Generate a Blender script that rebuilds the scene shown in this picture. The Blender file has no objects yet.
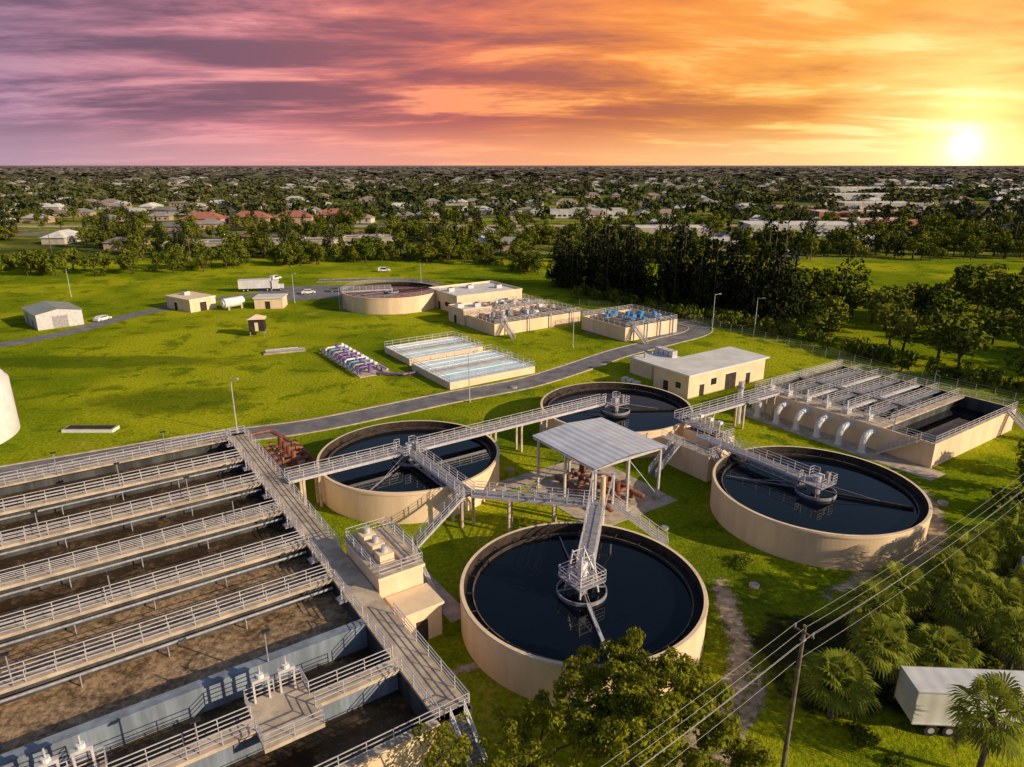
import bpy, math, random
import numpy as np
from mathutils import Vector, Matrix, noise as mnoise
random.seed(7); rng=np.random.default_rng(7)
scene=bpy.context.scene
scene.view_settings.view_transform='Standard'; scene.view_settings.look='None'; scene.view_settings.exposure=0
R=random.uniform
# ---------------------------------------------------------------- node helper
def vmath(nt,op,a,b=None,s=None):
    n=nt.nodes.new('ShaderNodeVectorMath');n.operation=op
    for i,v in ((0,a),(1,b)):
        if v is None: continue
        if hasattr(v,'links'): nt.links.new(v,n.inputs[i])
        else: n.inputs[i].default_value=v
    if s is not None:
        if hasattr(s,'links'): nt.links.new(s,n.inputs['Scale'])
        else: n.inputs['Scale'].default_value=s
    return n.outputs['Value'] if op in('DOT_PRODUCT','LENGTH','DISTANCE') else n.outputs['Vector']
def fm(nt,op,a,b=0.0,c=0.0,clamp=False):
    n=nt.nodes.new('ShaderNodeMath');n.operation=op;n.use_clamp=clamp
    for i,v in enumerate((a,b,c)):
        if hasattr(v,'links'): nt.links.new(v,n.inputs[i])
        else: n.inputs[i].default_value=v
    return n.outputs[0]
def mixc(nt,f,a,b,mode='MIX'):
    n=nt.nodes.new('ShaderNodeMix');n.data_type='RGBA';n.blend_type=mode
    for sock,v in ((n.inputs[0],f),(n.inputs[6],a),(n.inputs[7],b)):
        if hasattr(v,'links'): nt.links.new(v,sock)
        elif isinstance(v,(int,float)): sock.default_value=v
        else: sock.default_value=(v[0],v[1],v[2],1)
    return n.outputs[2]
def noise(nt,vec,scale,detail=4,rough=.55,dist=0):
    n=nt.nodes.new('ShaderNodeTexNoise');n.inputs['Scale'].default_value=scale
    n.inputs['Detail'].default_value=detail;n.inputs['Roughness'].default_value=rough;n.inputs['Distortion'].default_value=dist
    nt.links.new(vec,n.inputs['Vector']);return n.outputs['Fac']
def ramp(nt,f,stops):
    n=nt.nodes.new('ShaderNodeValToRGB');e=n.color_ramp.elements
    while len(e)<len(stops): e.new(0.5)
    for i,(p,c) in enumerate(stops):
        e[i].position=p; e[i].color=(c,c,c,1) if isinstance(c,(int,float)) else (c[0],c[1],c[2],1)
    nt.links.new(f,n.inputs[0]);return n.outputs[0]
def mrange(nt,v,a,b,c=0.,d=1.,smooth=True):
    n=nt.nodes.new('ShaderNodeMapRange')
    if smooth:n.interpolation_type='SMOOTHSTEP'
    nt.links.new(v,n.inputs[0])
    for i,x in enumerate((a,b,c,d)): n.inputs[i+1].default_value=x
    return n.outputs[0]
def newmat(name,diffuse=False):
    m=bpy.data.materials.new(name);m.use_nodes=True;nt=m.node_tree
    bs=nt.nodes['Principled BSDF'];g=nt.nodes.new('ShaderNodeNewGeometry')
    if diffuse:
        nt.nodes.remove(bs);bs=nt.nodes.new('ShaderNodeBsdfDiffuse');nt.links.new(bs.outputs[0],nt.nodes['Material Output'].inputs[0])
    return m,nt,bs,g.outputs['Position']
def bump(nt,bs,h,strength,dist=.05):
    b=nt.nodes.new('ShaderNodeBump');b.inputs['Strength'].default_value=strength;b.inputs['Distance'].default_value=dist
    nt.links.new(h,b.inputs['Height']);nt.links.new(b.outputs[0],bs.inputs['Normal'])
HAZE_TINT=(.24,.20,.19)  # aerial haze colour, painted into base colours of distant leaves and ground
def M(name,c1,c2=None,scale=1.,rough=.8,metal=0.,streak=False,haze=False):
    m,nt,bs,pos=newmat(name)
    if c2 is None: c2=tuple(x*.72 for x in c1)
    v=pos
    if streak: v=vmath(nt,'MULTIPLY',pos,(1,1,.14))
    n1=noise(nt,v,scale,5,.66)
    f=mrange(nt,n1,.36,.66)
    col=mixc(nt,f,c2,c1)
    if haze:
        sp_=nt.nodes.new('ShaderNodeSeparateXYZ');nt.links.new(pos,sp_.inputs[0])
        col=mixc(nt,fm(nt,'MULTIPLY',mrange(nt,sp_.outputs[1],500,3000),.8),col,(.28,.25,.24))  # aerial haze painted into the colour, stronger with world Y
    nt.links.new(col,bs.inputs['Base Color'])
    bs.inputs['Roughness'].default_value=rough;bs.inputs['Metallic'].default_value=metal
    return m
peach=M('cream_concrete',(.88,.68,.49),(.76,.56,.39),.45,.85,streak=True)
peach2=M('tan_stucco',(.86,.68,.48),(.76,.59,.41),.5,.9)
conc=M('walkway_concrete',(.62,.51,.40),(.38,.31,.25),.6,.9)
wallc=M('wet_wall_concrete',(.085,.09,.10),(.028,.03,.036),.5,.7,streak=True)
bluewall=M('blue_grey_concrete',(.26,.31,.40),(.15,.18,.24),.7,.8,streak=True)
alum=M('aluminium_rail',(.70,.68,.72),(.54,.52,.58),2,.45,.25)
steel=M('grating',(.40,.39,.44),(.26,.25,.29),3,.6,.2)
cable=M('cable_steel',(.30,.29,.31),(.2,.2,.22),3,.6,.2)
white=M('white_paint',(.82,.82,.84),(.70,.70,.73),.8,.5)
roofw=M('white_roof',(.80,.79,.77),(.66,.64,.62),.3,.6)
dark=M('dark_rubber',(.03,.03,.03),(.015,.015,.015),1,.7)
rust=M('red_brown_pipe',(.28,.10,.06),(.13,.05,.035),1.2,.6)
brown=M('weir_brown',(.055,.035,.027),(.02,.015,.014),1.2,.8)
weir=M('weir_plate',(.22,.17,.14),(.10,.075,.06),1.2,.8)
bluep=M('blue_pipe',(.10,.34,.66),(.06,.2,.46),1,.5)
purp=M('purple_pipe',(.24,.12,.42),(.15,.08,.3),1,.5)
asph=M('asphalt',(.22,.21,.23),(.13,.125,.14),.35,.9)
wood=M('pole_wood',(.22,.17,.13),(.12,.09,.07),2,.9)
bark=M('bark',(.16,.12,.09),(.07,.05,.035),3,.95)
roofgrey=M('green_grey_roof',(.34,.37,.33),(.25,.28,.25),.8,.6)
glass=M('window_glass',(.03,.04,.05),(.02,.025,.03),1,.1)
poolblue=M('pool_cover',(.76,.90,.97),(.50,.75,.90),.5,.2)
poolwall=M('pool_wall',(.66,.80,.90),(.55,.70,.82),.5,.5)
def rib_mat(name,c,ax=0,sc=3.,bs_=.6):
    m,nt,bs,pos=newmat(name)
    tc=nt.nodes.new('ShaderNodeTexCoord').outputs['Object']
    sx=nt.nodes.new('ShaderNodeSeparateXYZ');nt.links.new(tc,sx.inputs[0])
    w=fm(nt,'SINE',fm(nt,'MULTIPLY',sx.outputs[ax],sc*6.283))
    nz=noise(nt,pos,.5,4)
    nt.links.new(mixc(nt,mrange(nt,nz,.3,.7),tuple(x*.82 for x in c),c),bs.inputs['Base Color'])
    bs.inputs['Roughness'].default_value=.4;bump(nt,bs,w,bs_,.06);return m
canopyroof=rib_mat('corrugated_roof',(.62,.66,.78),1,1.0,.35)
trailroof=rib_mat('trailer_skin',(.78,.78,.82),0,.9,.12)
def water_mat(name,c,foam=None,lo=.5,hi=.6,rough=.04,fs=.5,b=.06):
    m,nt,bs,pos=newmat(name)
    bs.inputs['IOR'].default_value=1.33
    if foam:
        n1=noise(nt,pos,fs,6,.7,.6);n2=noise(nt,pos,fs*5,4,.7)
        f=mrange(nt,fm(nt,'ADD',fm(nt,'MULTIPLY',n1,.7),fm(nt,'MULTIPLY',n2,.3)),lo,hi)
        f2=mrange(nt,n2,.3,.7)
        fc=mixc(nt,f2,tuple(x*.4 for x in foam),foam)
        nt.links.new(mixc(nt,f,c,fc),bs.inputs['Base Color'])
        nt.links.new(fm(nt,'ADD',fm(nt,'MULTIPLY',f,.5),rough),bs.inputs['Roughness'])
        bump(nt,bs,n2,.5,.12)
    else:
        bs.inputs['Base Color'].default_value=(*c,1);bs.inputs['Roughness'].default_value=rough
        bump(nt,bs,noise(nt,pos,1.3,3,.6),b,.04)
    return m
wtank=water_mat('clarifier_water',(.003,.005,.010),b=.03)
wdark=water_mat('basin_water',(.045,.028,.016),(.20,.13,.075),.46,.66,.04,.35)
wfoam=water_mat('basin_foam',(.07,.042,.022),(.50,.34,.21),.32,.58,.12,.45)
def leafmat(name,c1,c2,c3,rnd=.5,sc=.5,far=False,trans=0.):
    m,nt,bs,pos=newmat(name,True)
    oi=nt.nodes.new('ShaderNodeObjectInfo').outputs['Random']
    n1=noise(nt,pos,sc,2,.6);n2=noise(nt,pos,sc*.08,1)
    col=mixc(nt,mrange(nt,n1,.35,.65),c1,c2)
    col=mixc(nt,fm(nt,'MULTIPLY',mrange(nt,fm(nt,'ADD',fm(nt,'MULTIPLY',oi,rnd),fm(nt,'MULTIPLY',n2,1-rnd)),.25,.85),.7),col,c3)
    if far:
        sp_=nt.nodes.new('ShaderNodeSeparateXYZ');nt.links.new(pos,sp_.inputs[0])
        col=mixc(nt,fm(nt,'MULTIPLY',mrange(nt,sp_.outputs[1],600,4000),.9),col,HAZE_TINT)  # far crowns: haze mixed into leaf colour along world Y
    nt.links.new(col,bs.inputs['Color'])
    if trans:
        tr=nt.nodes.new('ShaderNodeBsdfTranslucent');nt.links.new(mixc(nt,.35,col,(.34,.34,.03)),tr.inputs[0])
        mx=nt.nodes.new('ShaderNodeMixShader');mx.inputs[0].default_value=trans
        nt.links.new(bs.outputs[0],mx.inputs[1]);nt.links.new(tr.outputs[0],mx.inputs[2]);nt.links.new(mx.outputs[0],nt.nodes['Material Output'].inputs[0])
    return m
leaf=leafmat('broad_leaf',(.042,.066,.010),(.15,.175,.018),(.20,.20,.028))
leafn=leafmat('near_oak_leaf',(.10,.12,.014),(.34,.34,.03),(.26,.27,.03),.0,.9,trans=.38)
leafp=leafmat('pine_leaf',(.010,.019,.010),(.036,.045,.016),(.05,.055,.02))
leafpalm=leafmat('palm_leaf',(.12,.17,.025),(.34,.36,.05),(.26,.30,.04),.5,1.5,trans=.38)
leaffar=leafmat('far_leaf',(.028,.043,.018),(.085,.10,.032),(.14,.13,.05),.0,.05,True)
deadp=M('dead_frond',(.26,.19,.10),(.15,.10,.055),2,.9)
# ---------------------------------------------------------------- mesh builder
def link(o): scene.collection.objects.link(o);return o
class MB:
    def __init__(s): s.v=[];s.f=[];s.m=[];s.mats=[]
    def mi(s,m):
        if m not in s.mats:s.mats.append(m)
        return s.mats.index(m)
    def add(s,vs,fs,m):
        o=len(s.v);s.v+= [tuple(v) for v in vs];i=s.mi(m)
        for f in fs: s.f.append([o+k for k in f]);s.m.append(i)
    def box(s,x0,x1,y0,y1,z0,z1,m,top=None):
        vs=[(x0,y0,z0),(x1,y0,z0),(x1,y1,z0),(x0,y1,z0),(x0,y0,z1),(x1,y0,z1),(x1,y1,z1),(x0,y1,z1)]
        s.add(vs,[(0,3,2,1),(0,1,5,4),(1,2,6,5),(2,3,7,6),(3,0,4,7)],m);s.add(vs[4:],[(0,1,2,3)],top or m)
    def beam(s,p,q,w,m,h=None):
        h=h or w;p=Vector(p);q=Vector(q);d=q-p
        if d.length<1e-5:return
        d.normalize();a=Vector((1,0,0)) if abs(d.z)>.95 else d.cross(Vector((0,0,1))).normalized()
        u=a.cross(d).normalized();a=a*w/2;u=u*h/2
        vs=[p-a-u,p+a-u,p+a+u,p-a+u,q-a-u,q+a-u,q+a+u,q-a+u]
        s.add(vs,[(0,1,2,3),(7,6,5,4),(0,4,5,1),(1,5,6,2),(2,6,7,3),(3,7,4,0)],m)
    def cyl(s,x,y,r,z0,z1,m,n=20,r2=None,top=None):
        r2=r if r2 is None else r2
        vs=[(x+r*math.cos(6.28318*i/n),y+r*math.sin(6.28318*i/n),z0) for i in range(n)]+[(x+r2*math.cos(6.28318*i/n),y+r2*math.sin(6.28318*i/n),z1) for i in range(n)]
        s.add(vs,[(i,(i+1)%n,n+(i+1)%n,n+i) for i in range(n)],m)
        s.add(vs[n:],[tuple(range(n))],top or m)
    def ring(s,x,y,ri,ro,z0,z1,m,n=128,inner=None,top=None):
        c=[(math.cos(6.283185*i/n),math.sin(6.283185*i/n)) for i in range(n)]
        O0=[(x+ro*a,y+ro*b,z0) for a,b in c];O1=[(x+ro*a,y+ro*b,z1) for a,b in c]
        I0=[(x+ri*a,y+ri*b,z0) for a,b in c];I1=[(x+ri*a,y+ri*b,z1) for a,b in c]
        s.add(O0+O1,[(i,(i+1)%n,n+(i+1)%n,n+i) for i in range(n)],m)
        s.add(I0+I1,[(n+i,n+(i+1)%n,(i+1)%n,i) for i in range(n)],inner or m)
        s.add(I1+O1,[(i,n+i,n+(i+1)%n,(i+1)%n) for i in range(n)],top or m)
    def disc(s,x,y,r,z,m,n=96): s.add([(x+r*math.cos(6.283185*i/n),y+r*math.sin(6.283185*i/n),z) for i in range(n)],[tuple(range(n))],m)
    def tube(s,path,r,m,n=8,r2=None):
        P=[Vector(p) for p in path];vs=[];k=len(P);a0=None
        for i,p in enumerate(P):
            d=(P[min(i+1,k-1)]-P[max(i-1,0)]).normalized()
            a=Vector((1,0,0)) if abs(d.z)>.95 else d.cross(Vector((0,0,1))).normalized()
            if a0 is not None:
                a=(a0-d*a0.dot(d)).normalized()
            a0=a;u=d.cross(a);rr=r if r2 is None else r+(r2-r)*i/(k-1)
            vs+=[p+a*rr*math.cos(6.28318*j/n)+u*rr*math.sin(6.28318*j/n) for j in range(n)]
        fs=[(i*n+j,i*n+(j+1)%n,(i+1)*n+(j+1)%n,(i+1)*n+j) for i in range(k-1) for j in range(n)]
        fs+=[tuple(range(n))[::-1],tuple((k-1)*n+j for j in range(n))]
        s.add(vs,fs,m)
    def rail(s,pts,m=None,h=1.1,w=.055,sp=1.9,bars=3):
        m=m or alum
        for p,q in zip(pts[:-1],pts[1:]):
            p=Vector(p);q=Vector(q);L=(q-p).length
            if L<.2: continue
            k=max(1,round(L/sp))
            for i in range(k+1):
                c=p.lerp(q,i/k);s.beam(c,c+Vector((0,0,h)),w,m)
            for b in range(bars):
                z=Vector((0,0,h*(bars-b)/bars-.02));s.beam(p+z,q+z,w,m)
    def circrail(s,x,y,r,z,a0=0,a1=6.283,k=48):
        s.rail([(x+r*math.cos(a0+(a1-a0)*i/k),y+r*math.sin(a0+(a1-a0)*i/k),z) for i in range(k+1)],w=.05)
    def walk(s,p,q,z,w=1.3,legs=(),truss=False,deck=None):
        p=Vector((p[0],p[1],z));q=Vector((q[0],q[1],z));d=(q-p).normalized();n=Vector((-d.y,d.x,0))*w/2
        s.beam(p-Vector((0,0,.06)),q-Vector((0,0,.06)),w,deck or steel,.1)
        for e in(-1,1):
            s.beam(p+n*e*1.05-Vector((0,0,.2)),q+n*e*1.05-Vector((0,0,.2)),.1,alum,.35)
            s.rail([p+n*e,q+n*e])
            if truss:
                L=(q-p).length;k=int(L/1.5);lo=Vector((0,0,-1.0))
                s.beam(p+n*e+lo,q+n*e+lo,.1,alum)
                for i in range(k):
                    a=p.lerp(q,i/k)+n*e;b=p.lerp(q,(i+1)/k)+n*e
                    s.beam(a-Vector((0,0,.3)) if i%2 else a+lo,b+lo if i%2 else b-Vector((0,0,.3)),.07,alum)
        for t in legs:
            c=p.lerp(q,t)
            for e in(-1,1): s.beam((c.x+n.x*e,c.y+n.y*e,0),(c.x+n.x*e,c.y+n.y*e,z-.3),.28,conc)
            s.beam((c.x+n.x*1.3,c.y+n.y*1.3,z-.45),(c.x-n.x*1.3,c.y-n.y*1.3,z-.45),.28,conc)
    def stairs(s,p,q,w=1.1,k=None,m=None):
        p=Vector(p);q=Vector(q);d=q-p;k=k or int(abs(d.z)/.2)
        h=Vector((d.x,d.y,0)).normalized();n=Vector((-h.y,h.x,0))*w/2
        for i in range(k):
            c=p.lerp(q,(i+.5)/k);l=h*(Vector((d.x,d.y,0)).length/k/2+.02)
            s.beam(c-l,c+l,w,m or steel,.05)
        for e in(-1,1):
            s.beam(p+n*e,q+n*e,.07,alum,.28);s.rail([p+n*e,q+n*e],w=.055,sp=1.3)
    def make(s,name,mw=None,smooth=False):
        me=bpy.data.meshes.new(name);me.from_pydata(s.v,[],s.f)
        for m in s.mats: me.materials.append(m)
        me.polygons.foreach_set('material_index',s.m)
        if smooth: me.polygons.foreach_set('use_smooth',[True]*len(s.f))
        me.update();o=bpy.data.objects.new(name,me)
        if mw is not None:o.matrix_world=mw
        return link(o)
A0=(-39.4,87.96);SV=(.5617,-.8273)
PM=Matrix.Translation((A0[0],A0[1],0))@Matrix.Rotation(math.atan2(SV[1],SV[0]),4,'Z')
def loc(x,y,ang=0,z=0,s=1): return Matrix.Translation((x,y,z))@Matrix.Rotation(ang,4,'Z')@Matrix.Scale(s,4)
def lamp_post(m,x,y,z,h=3.5,arm=(0,.5)):
    m.cyl(x,y,.07,z,z+h,steel,8,.05);m.beam((x,y,z+h),(x+arm[0],y+arm[1],z+h+.05),.07,steel)
    m.box(x+arm[0]-.18,x+arm[0]+.18,y+arm[1]-.3,y+arm[1]+.3,z+h,z+h+.12,dark)
# ---------------------------------------------------------------- aeration basin
m=MB();BL=-52
Z=4.0;WZ=2.5
m.box(-.6,0,BL,2.4,0,Z,wallc,conc)             # far wall
m.box(61,61.6,BL,2.4,0,Z,peach,conc)
m.box(0,61,0,2.4,0,Z-.25,peach,conc)
m.box(-.6,61.6,-.08,2.48,Z-.25+.003,Z,conc)
m.box(0,61,-.081,-.0805,0,Z-.25,wallc)
walls=[8.3,16.8,25.2,33.3,40.6]
for i,a in enumerate(walls):
    m.box(a-.2,a+.2,BL,-.09,0,Z-.32,wallc)
    m.box(a-.6,a+.6,BL,-.09,Z-.3,Z,conc)
    for e in(-.55,.55): m.rail([(a+e,BL,Z),(a+e,-.2,Z)],w=.06)
m.box(48.0,48.9,BL,-.09,0,Z-.02,bluewall)
m.rail([(-.35,BL,Z),(-.35,2.3,Z)]);m.rail([(.9,BL,Z),(.9,-.3,Z)])
m.box(0,1.0,BL,-.09,Z-.2,Z-.004,conc)
m.tube([(-1.2,BL,3.2),(-1.2,2,3.2)],.3,steel,8);m.tube([(-1.2,2,3.2),(-1.2,6,3.2),(1,8,2)],.3,rust,8)
m.box(53.9,55.3,BL,-.09,Z-.3,Z,conc);m.box(54.4,54.8,BL,-.09,0,Z-.3,bluewall)
pl=[(-10.5,-6.5),(-23,-19),(-36,-32)]
for b0,b1 in pl:
    m.box(52.2,53.895,b0,b1,Z-.3,Z,conc);m.box(55.305,57.2,b0,b1,Z-.3,Z,conc)
    m.rail([(53.9,b0,Z),(52.3,b0,Z),(52.3,b1,Z),(53.9,b1,Z)]);m.rail([(55.3,b0,Z),(57.1,b0,Z),(57.1,b1,Z),(55.3,b1,Z)])
    for k in(0,1):
        y=b0+1.1+k*1.8
        m.beam((52.7,y-.5,Z),(52.7,y-.5,Z+1.7),.14,alum);m.beam((52.7,y+.5,Z),(52.7,y+.5,Z+1.7),.14,alum)
        m.box(52.5,52.9,y-.6,y+.6,Z+1.7,Z+1.95,alum);m.cyl(52.7,y,.06,Z+1.95,Z+2.9,alum,8);m.cyl(52.7,y,.25,Z+1.95,Z+2.25,white,10)
ed=[-.2]
for b0,b1 in pl: ed+=[b1,b0]
ed.append(BL)
for i in range(0,len(ed),2):
    for e in(53.97,55.23): m.rail([(e,ed[i],Z),(e,ed[i+1],Z)])
m.rail([(61.3,BL,Z),(61.3,2.3,Z)])
m.rail([(-.3,2.4,Z),(36.8,2.4,Z)],w=.06);m.rail([(49,2.4,Z),(61.3,2.4,Z)],w=.06)
gaps=[-.3]+[x for a in walls for x in(a-.8,a+.8)]+[47.9,49,53.8,55.4,61.3]
for i in range(0,len(gaps)-1,2): m.rail([(gaps[i],.05,Z),(gaps[i+1],.05,Z)],w=.06)
wl=[0]+walls+[48.4,54.6,61]
for i in range(len(wl)-1):
    mat=wfoam if i in(4,5) else wdark
    wz=WZ if i<6 else 1.8
    m.add([(wl[i]+.2,BL,wz),(wl[i+1]-.2,BL,wz),(wl[i+1]-.2,-.1,wz),(wl[i]+.2,-.1,wz)],[(0,1,2,3)],mat)
for a in walls:
    m.tube([(a+1.0,BL,Z-.6),(a+1.0,-.3,Z-.6)],.12,steel,6)
    for b in range(-50,-2,6): m.tube([(a+1.0,b,Z-.6),(a+1.3,b,Z-.7),(a+1.3,b,1)],.07,steel,5)
for a in(3,12,21,29,37,44.5):
    m.box(a-.5,a+.5,-.9,-.1,Z-.12,Z+.02,steel);m.cyl(a,-.5,.07,Z,Z+1.3,alum,6);m.cyl(a,-.5,.22,Z+1.1,Z+1.25,steel,10)
for a,b in((8.3,-14),(16.8,-22),(16.8,-8),(25.2,-5),(33.3,-17),(33.3,-30),(40.6,-24),(48.4,-8),(54.6,-14),(54.6,-27),(.5,-20),(.5,-8)):
    lamp_post(m,a+.5,b,Z,3.0,(.5,0))
m.stairs((61.7,1.2,4),(66.5,1.2,0))
m.make('aeration_basin',PM)
# ---------------------------------------------------------------- control tower block
m=MB()
m.box(37.6,45.5,2.6,6.9,0,5.2,peach,conc)
m.box(37.4,45.7,2.5,7.05,5.2,5.5,peach2,conc)
m.rail([(37.6,2.7,5.5),(37.6,6.9,5.5),(45.5,6.9,5.5),(45.5,2.7,5.5),(37.6,2.7,5.5)])
for a in(39,41,43):
    m.box(a-.6,a+.6,3.6,5,5.5,6.3,peach2);m.cyl(a,4.3,.3,6.3,6.9,alum,12)
m.tube([(38.5,5.8,5.9),(44.5,5.8,5.9),(44.5,5.8,5.0)],.15,steel)
m.box(45.72,48.9,3.2,6.9,0,3.2,peach,conc);m.box(45.71,49.1,3.0,7.1,3.2,3.45,peach2,peach2)
m.box(48.91,48.95,4.4,5.5,0,2.2,brown)
m.box(41,42.2,6.91,6.95,0,2.2,brown);m.box(43.2,44.4,6.91,6.94,2.8,3.8,glass)
m.box(36.4,40.5,7.06,8.3,3.8,4,steel);m.stairs((40.5,7.7,4),(46.5,7.7,0));m.rail([(36.4,8.3,4),(40.5,8.3,4)])
m.rail([(36.4,7.1,4),(36.4,8.3,4)])
m.make('control_building',PM)
# ---------------------------------------------------------------- clarifiers
def clarifier(a,b,r=11.8,H=4,wz=3.0,arm=0.,armcol=None,center=True):
    m=MB()
    m.ring(a,b,r-.32,r,0,H,peach,160,inner=brown,top=peach2)
    m.ring(a,b,r+.003,r+.06,H-.35,H-.12,peach2,160)
    m.ring(a,b,r-1.1,r-.33,0,H-.95,brown,128)
    m.ring(a,b,r-1.22,r-1.11,0,H-.68,brown,128,top=weir)
    m.disc(a,b,r-1.21,wz,wtank)
    for k in range(24):
        t=6.283*k/24;m.beam((a+(r-.34)*math.cos(t),b+(r-.34)*math.sin(t),H-.6),(a+(r-1.2)*math.cos(t),b+(r-1.2)*math.sin(t),H-.66),.08,brown)
    if center:
        m.cyl(a,b,.5,0,H+.6,steel,16)
        m.ring(a,b,2.2,2.3,wz-.8,wz+.35,steel,48)
        for k in range(4):
            t=arm+k*1.5708;c,s_=math.cos(t),math.sin(t)
            m.beam((a,b,wz+.6),(a+c*2.25,b+s_*2.25,wz+.3),.1,steel)
        for k in(0,1):
            t=arm+k*math.pi;c,s_=math.cos(t),math.sin(t)
            rr=r-1.6
            mt=armcol or brown
            m.beam((a+c*2.2,b+s_*2.2,wz+.25),(a+c*rr,b+s_*rr,wz+.18),.28 if k==0 else .1,mt if k==0 else steel,.25 if k==0 else .1)
            m.beam((a+c*.5,b+s_*.5,H+.3),(a+c*rr*.7,b+s_*rr*.7,wz+.25),.05,steel)
    return m
m=clarifier(18.9,18.5,arm=2.2);m.make('circular_clarifier_tank',PM)
m=clarifier(20.2,53.6,arm=1.0);m.make('circular_clarifier_tank',PM)
m=clarifier(54.6,54.0,arm=.55);m.make('circular_clarifier_tank',PM)
m=clarifier(54.3,18.4,r=11.0,arm=-.45,armcol=alum)
a,b=54.3,18.4   # driven centre cage
for i in range(4):
    t=i*1.5708+.78;c,s_=math.cos(t),math.sin(t)
    m.beam((a+c*1.5,b+s_*1.5,3.2),(a+c*.9,b+s_*.9,7.2),.14,alum)
    t2=t+1.5708;c2,s2=math.cos(t2),math.sin(t2)
    for z0,z1,k0,k1 in((3.4,5,1.45,1.25),(5,7,1.25,.95)):
        m.beam((a+c*k0,b+s_*k0,z0),(a+c2*k1,b+s2*k1,z1),.08,alum);m.beam((a+c*k1,b+s_*k1,z1),(a+c2*k1,b+s2*k1,z1),.08,alum)
m.box(a-1.5,a+1.5,b-1.5,b+1.5,4.3,4.45,steel);m.rail([(a-1.5,b+.6,4.45),(a-1.5,b-1.5,4.45),(a+1.5,b-1.5,4.45),(a+1.5,b+1.5,4.45),(a-.6,b+1.5,4.45)])
m.cyl(a,b,.45,4.45,5.6,white,14);m.box(a-.4,a+.4,b-.3,b+.3,5.6,6.2,white)
m.make('circular_clarifier_tank',PM)
def cplat(m,a,b,z=4.35,s=1.5):
    m.box(a-s,a+s,b-s,b+s,z-.15,z,steel)
    m.cyl(a,b,.5,z,z+.8,alum,14);m.box(a-.35,a+.35,b-.25,b+.9,z+.2,z+.75,white);m.box(a+.6,a+1,b+.5,b+.9,z,z+1.3,steel)
    m.rail([(a-s,b-.7,z),(a-s,b-s,z),(a-.7,b-s,z)]);m.rail([(a-s,b+.7,z),(a-s,b+s,z),(a-.7,b+s,z)])
    m.rail([(a+.7,b+s,z),(a+s,b+s,z),(a+s,b+.7,z)]);m.rail([(a+.7,b-s,z),(a+s,b-s,z),(a+s,b-.7,z)])
ZW=4.45
m=MB()
cplat(m,18.9,18.5,ZW);cplat(m,20.2,53.6,ZW);cplat(m,54.6,54,ZW)
m.walk((18.9,2.5),(18.9,17),ZW,legs=(.12,.25));m.walk((18.9,20),(18.9,52),ZW,legs=(.36,.5,.64))
m.walk((20.4,18.5),(34.2,18.5),ZW,1.5,legs=(.82,.97),truss=True)
m.walk((34.2,19),(44.4,29.2),ZW,legs=(.3,.65,.98))
m.walk((44.6,28.6),(53.0,19.8),ZW+.02,1.5,truss=True)
m.walk((53.1,54),(37,54),ZW,1.5,legs=(.85,),truss=True)
m.stairs((34.2,17.6,ZW),(34.2,11.5,0))
m.stairs((45.2,30.2,ZW),(49.5,34.8,0))
for e in(-.8,.8): m.beam((44.4+e,29.5+e,ZW),(44.4+e,29.5+e,ZW+3.6),.2,alum)
m.beam((43.4,28.5,ZW+3.6),(45.4,30.5,ZW+3.6),.2,alum)
m.beam((45.2,30.3,ZW+3.6),(50.5,23.5,ZW+1.2),.12,alum);m.beam((43.6,28.7,ZW+3.6),(49.5,22.5,ZW+1.2),.12,alum)
m.cyl(42.6,31.2,.3,0,6.5,peach,12)
m.walk((31,56),(31,79),ZW,1.5,legs=(.3,.62,.95));m.walk((37,57),(31,57),ZW,1.5,legs=(.5,))
m.box(30.2,32.4,70.5,73.2,ZW-.2,ZW+.003,steel);m.rail([(30.2,70.5,ZW),(30.2,73.2,ZW),(32.4,73.2,ZW),(32.4,70.5,ZW)])
m.cyl(29.6,71.8,.45,0,7.0,alum,14);m.cyl(29.6,71.8,.6,6,6.3,steel,14)
m.make('elevated_walkway',PM)
m=MB()
m.box(33,41.5,50.5,52.9,0,3.6,peach,conc);m.box(33,38.8,55.2,59,0,3.8,peach,conc)
m.box(33.6,38.2,55.8,58.4,3.8,3.83,wdark)
m.rail([(33,55.3,3.8),(33,58.9,3.8),(38.7,58.9,3.8),(38.7,55.3,3.8)])
m.rail([(33,50.6,3.6),(41.4,50.6,3.6),(41.4,52.8,3.6)])
m.stairs((41.5,51.7,3.6),(46.5,51.7,0),1.3);m.stairs((36,50.4,3.6),(36,46,0),1.3);m.stairs((38.8,57,3.8),(43.4,57,0),1.1)
for k in range(3):
    y=34.3+k*1.7;m.beam((y,57,3.8),(y,57,6),.12,alum);m.box(y-.3,y+.3,56.7,57.3,5.6,6.0,white)
m.make('splitter_box',PM)
# ---------------------------------------------------------------- canopy with pumps
m=MB();z=7.2
m.add([(29.6,30.6,z),(41.8,30.6,z),(41.8,36.4,z+.45),(29.6,36.4,z+.45),(41.8,42.3,z),(29.6,42.3,z)],[(0,1,2,3),(3,2,4,5)],canopyroof)
m.add([(29.6,30.6,z-.1),(41.8,30.6,z-.1),(41.8,36.4,z+.35),(29.6,36.4,z+.35),(41.8,42.3,z-.1),(29.6,42.3,z-.1)],[(3,2,1,0),(5,4,2,3)],steel)
for a in(30.2,35.7,41.2):
    for b in(31.2,36.4,41.7):
        if b==36.4 and a==35.7: continue
        m.beam((a,b,0),(a,b,z-.1),.26,alum);m.box(a-.35,a+.35,b-.35,b+.35,0,.35,conc)
    m.beam((a,30.7,z-.3),(a,42.2,z-.3),.2,alum,.35)
for b in(30.8,42.1): m.beam((29.7,b,z-.25),(41.7,b,z-.25),.2,alum,.35)
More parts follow.
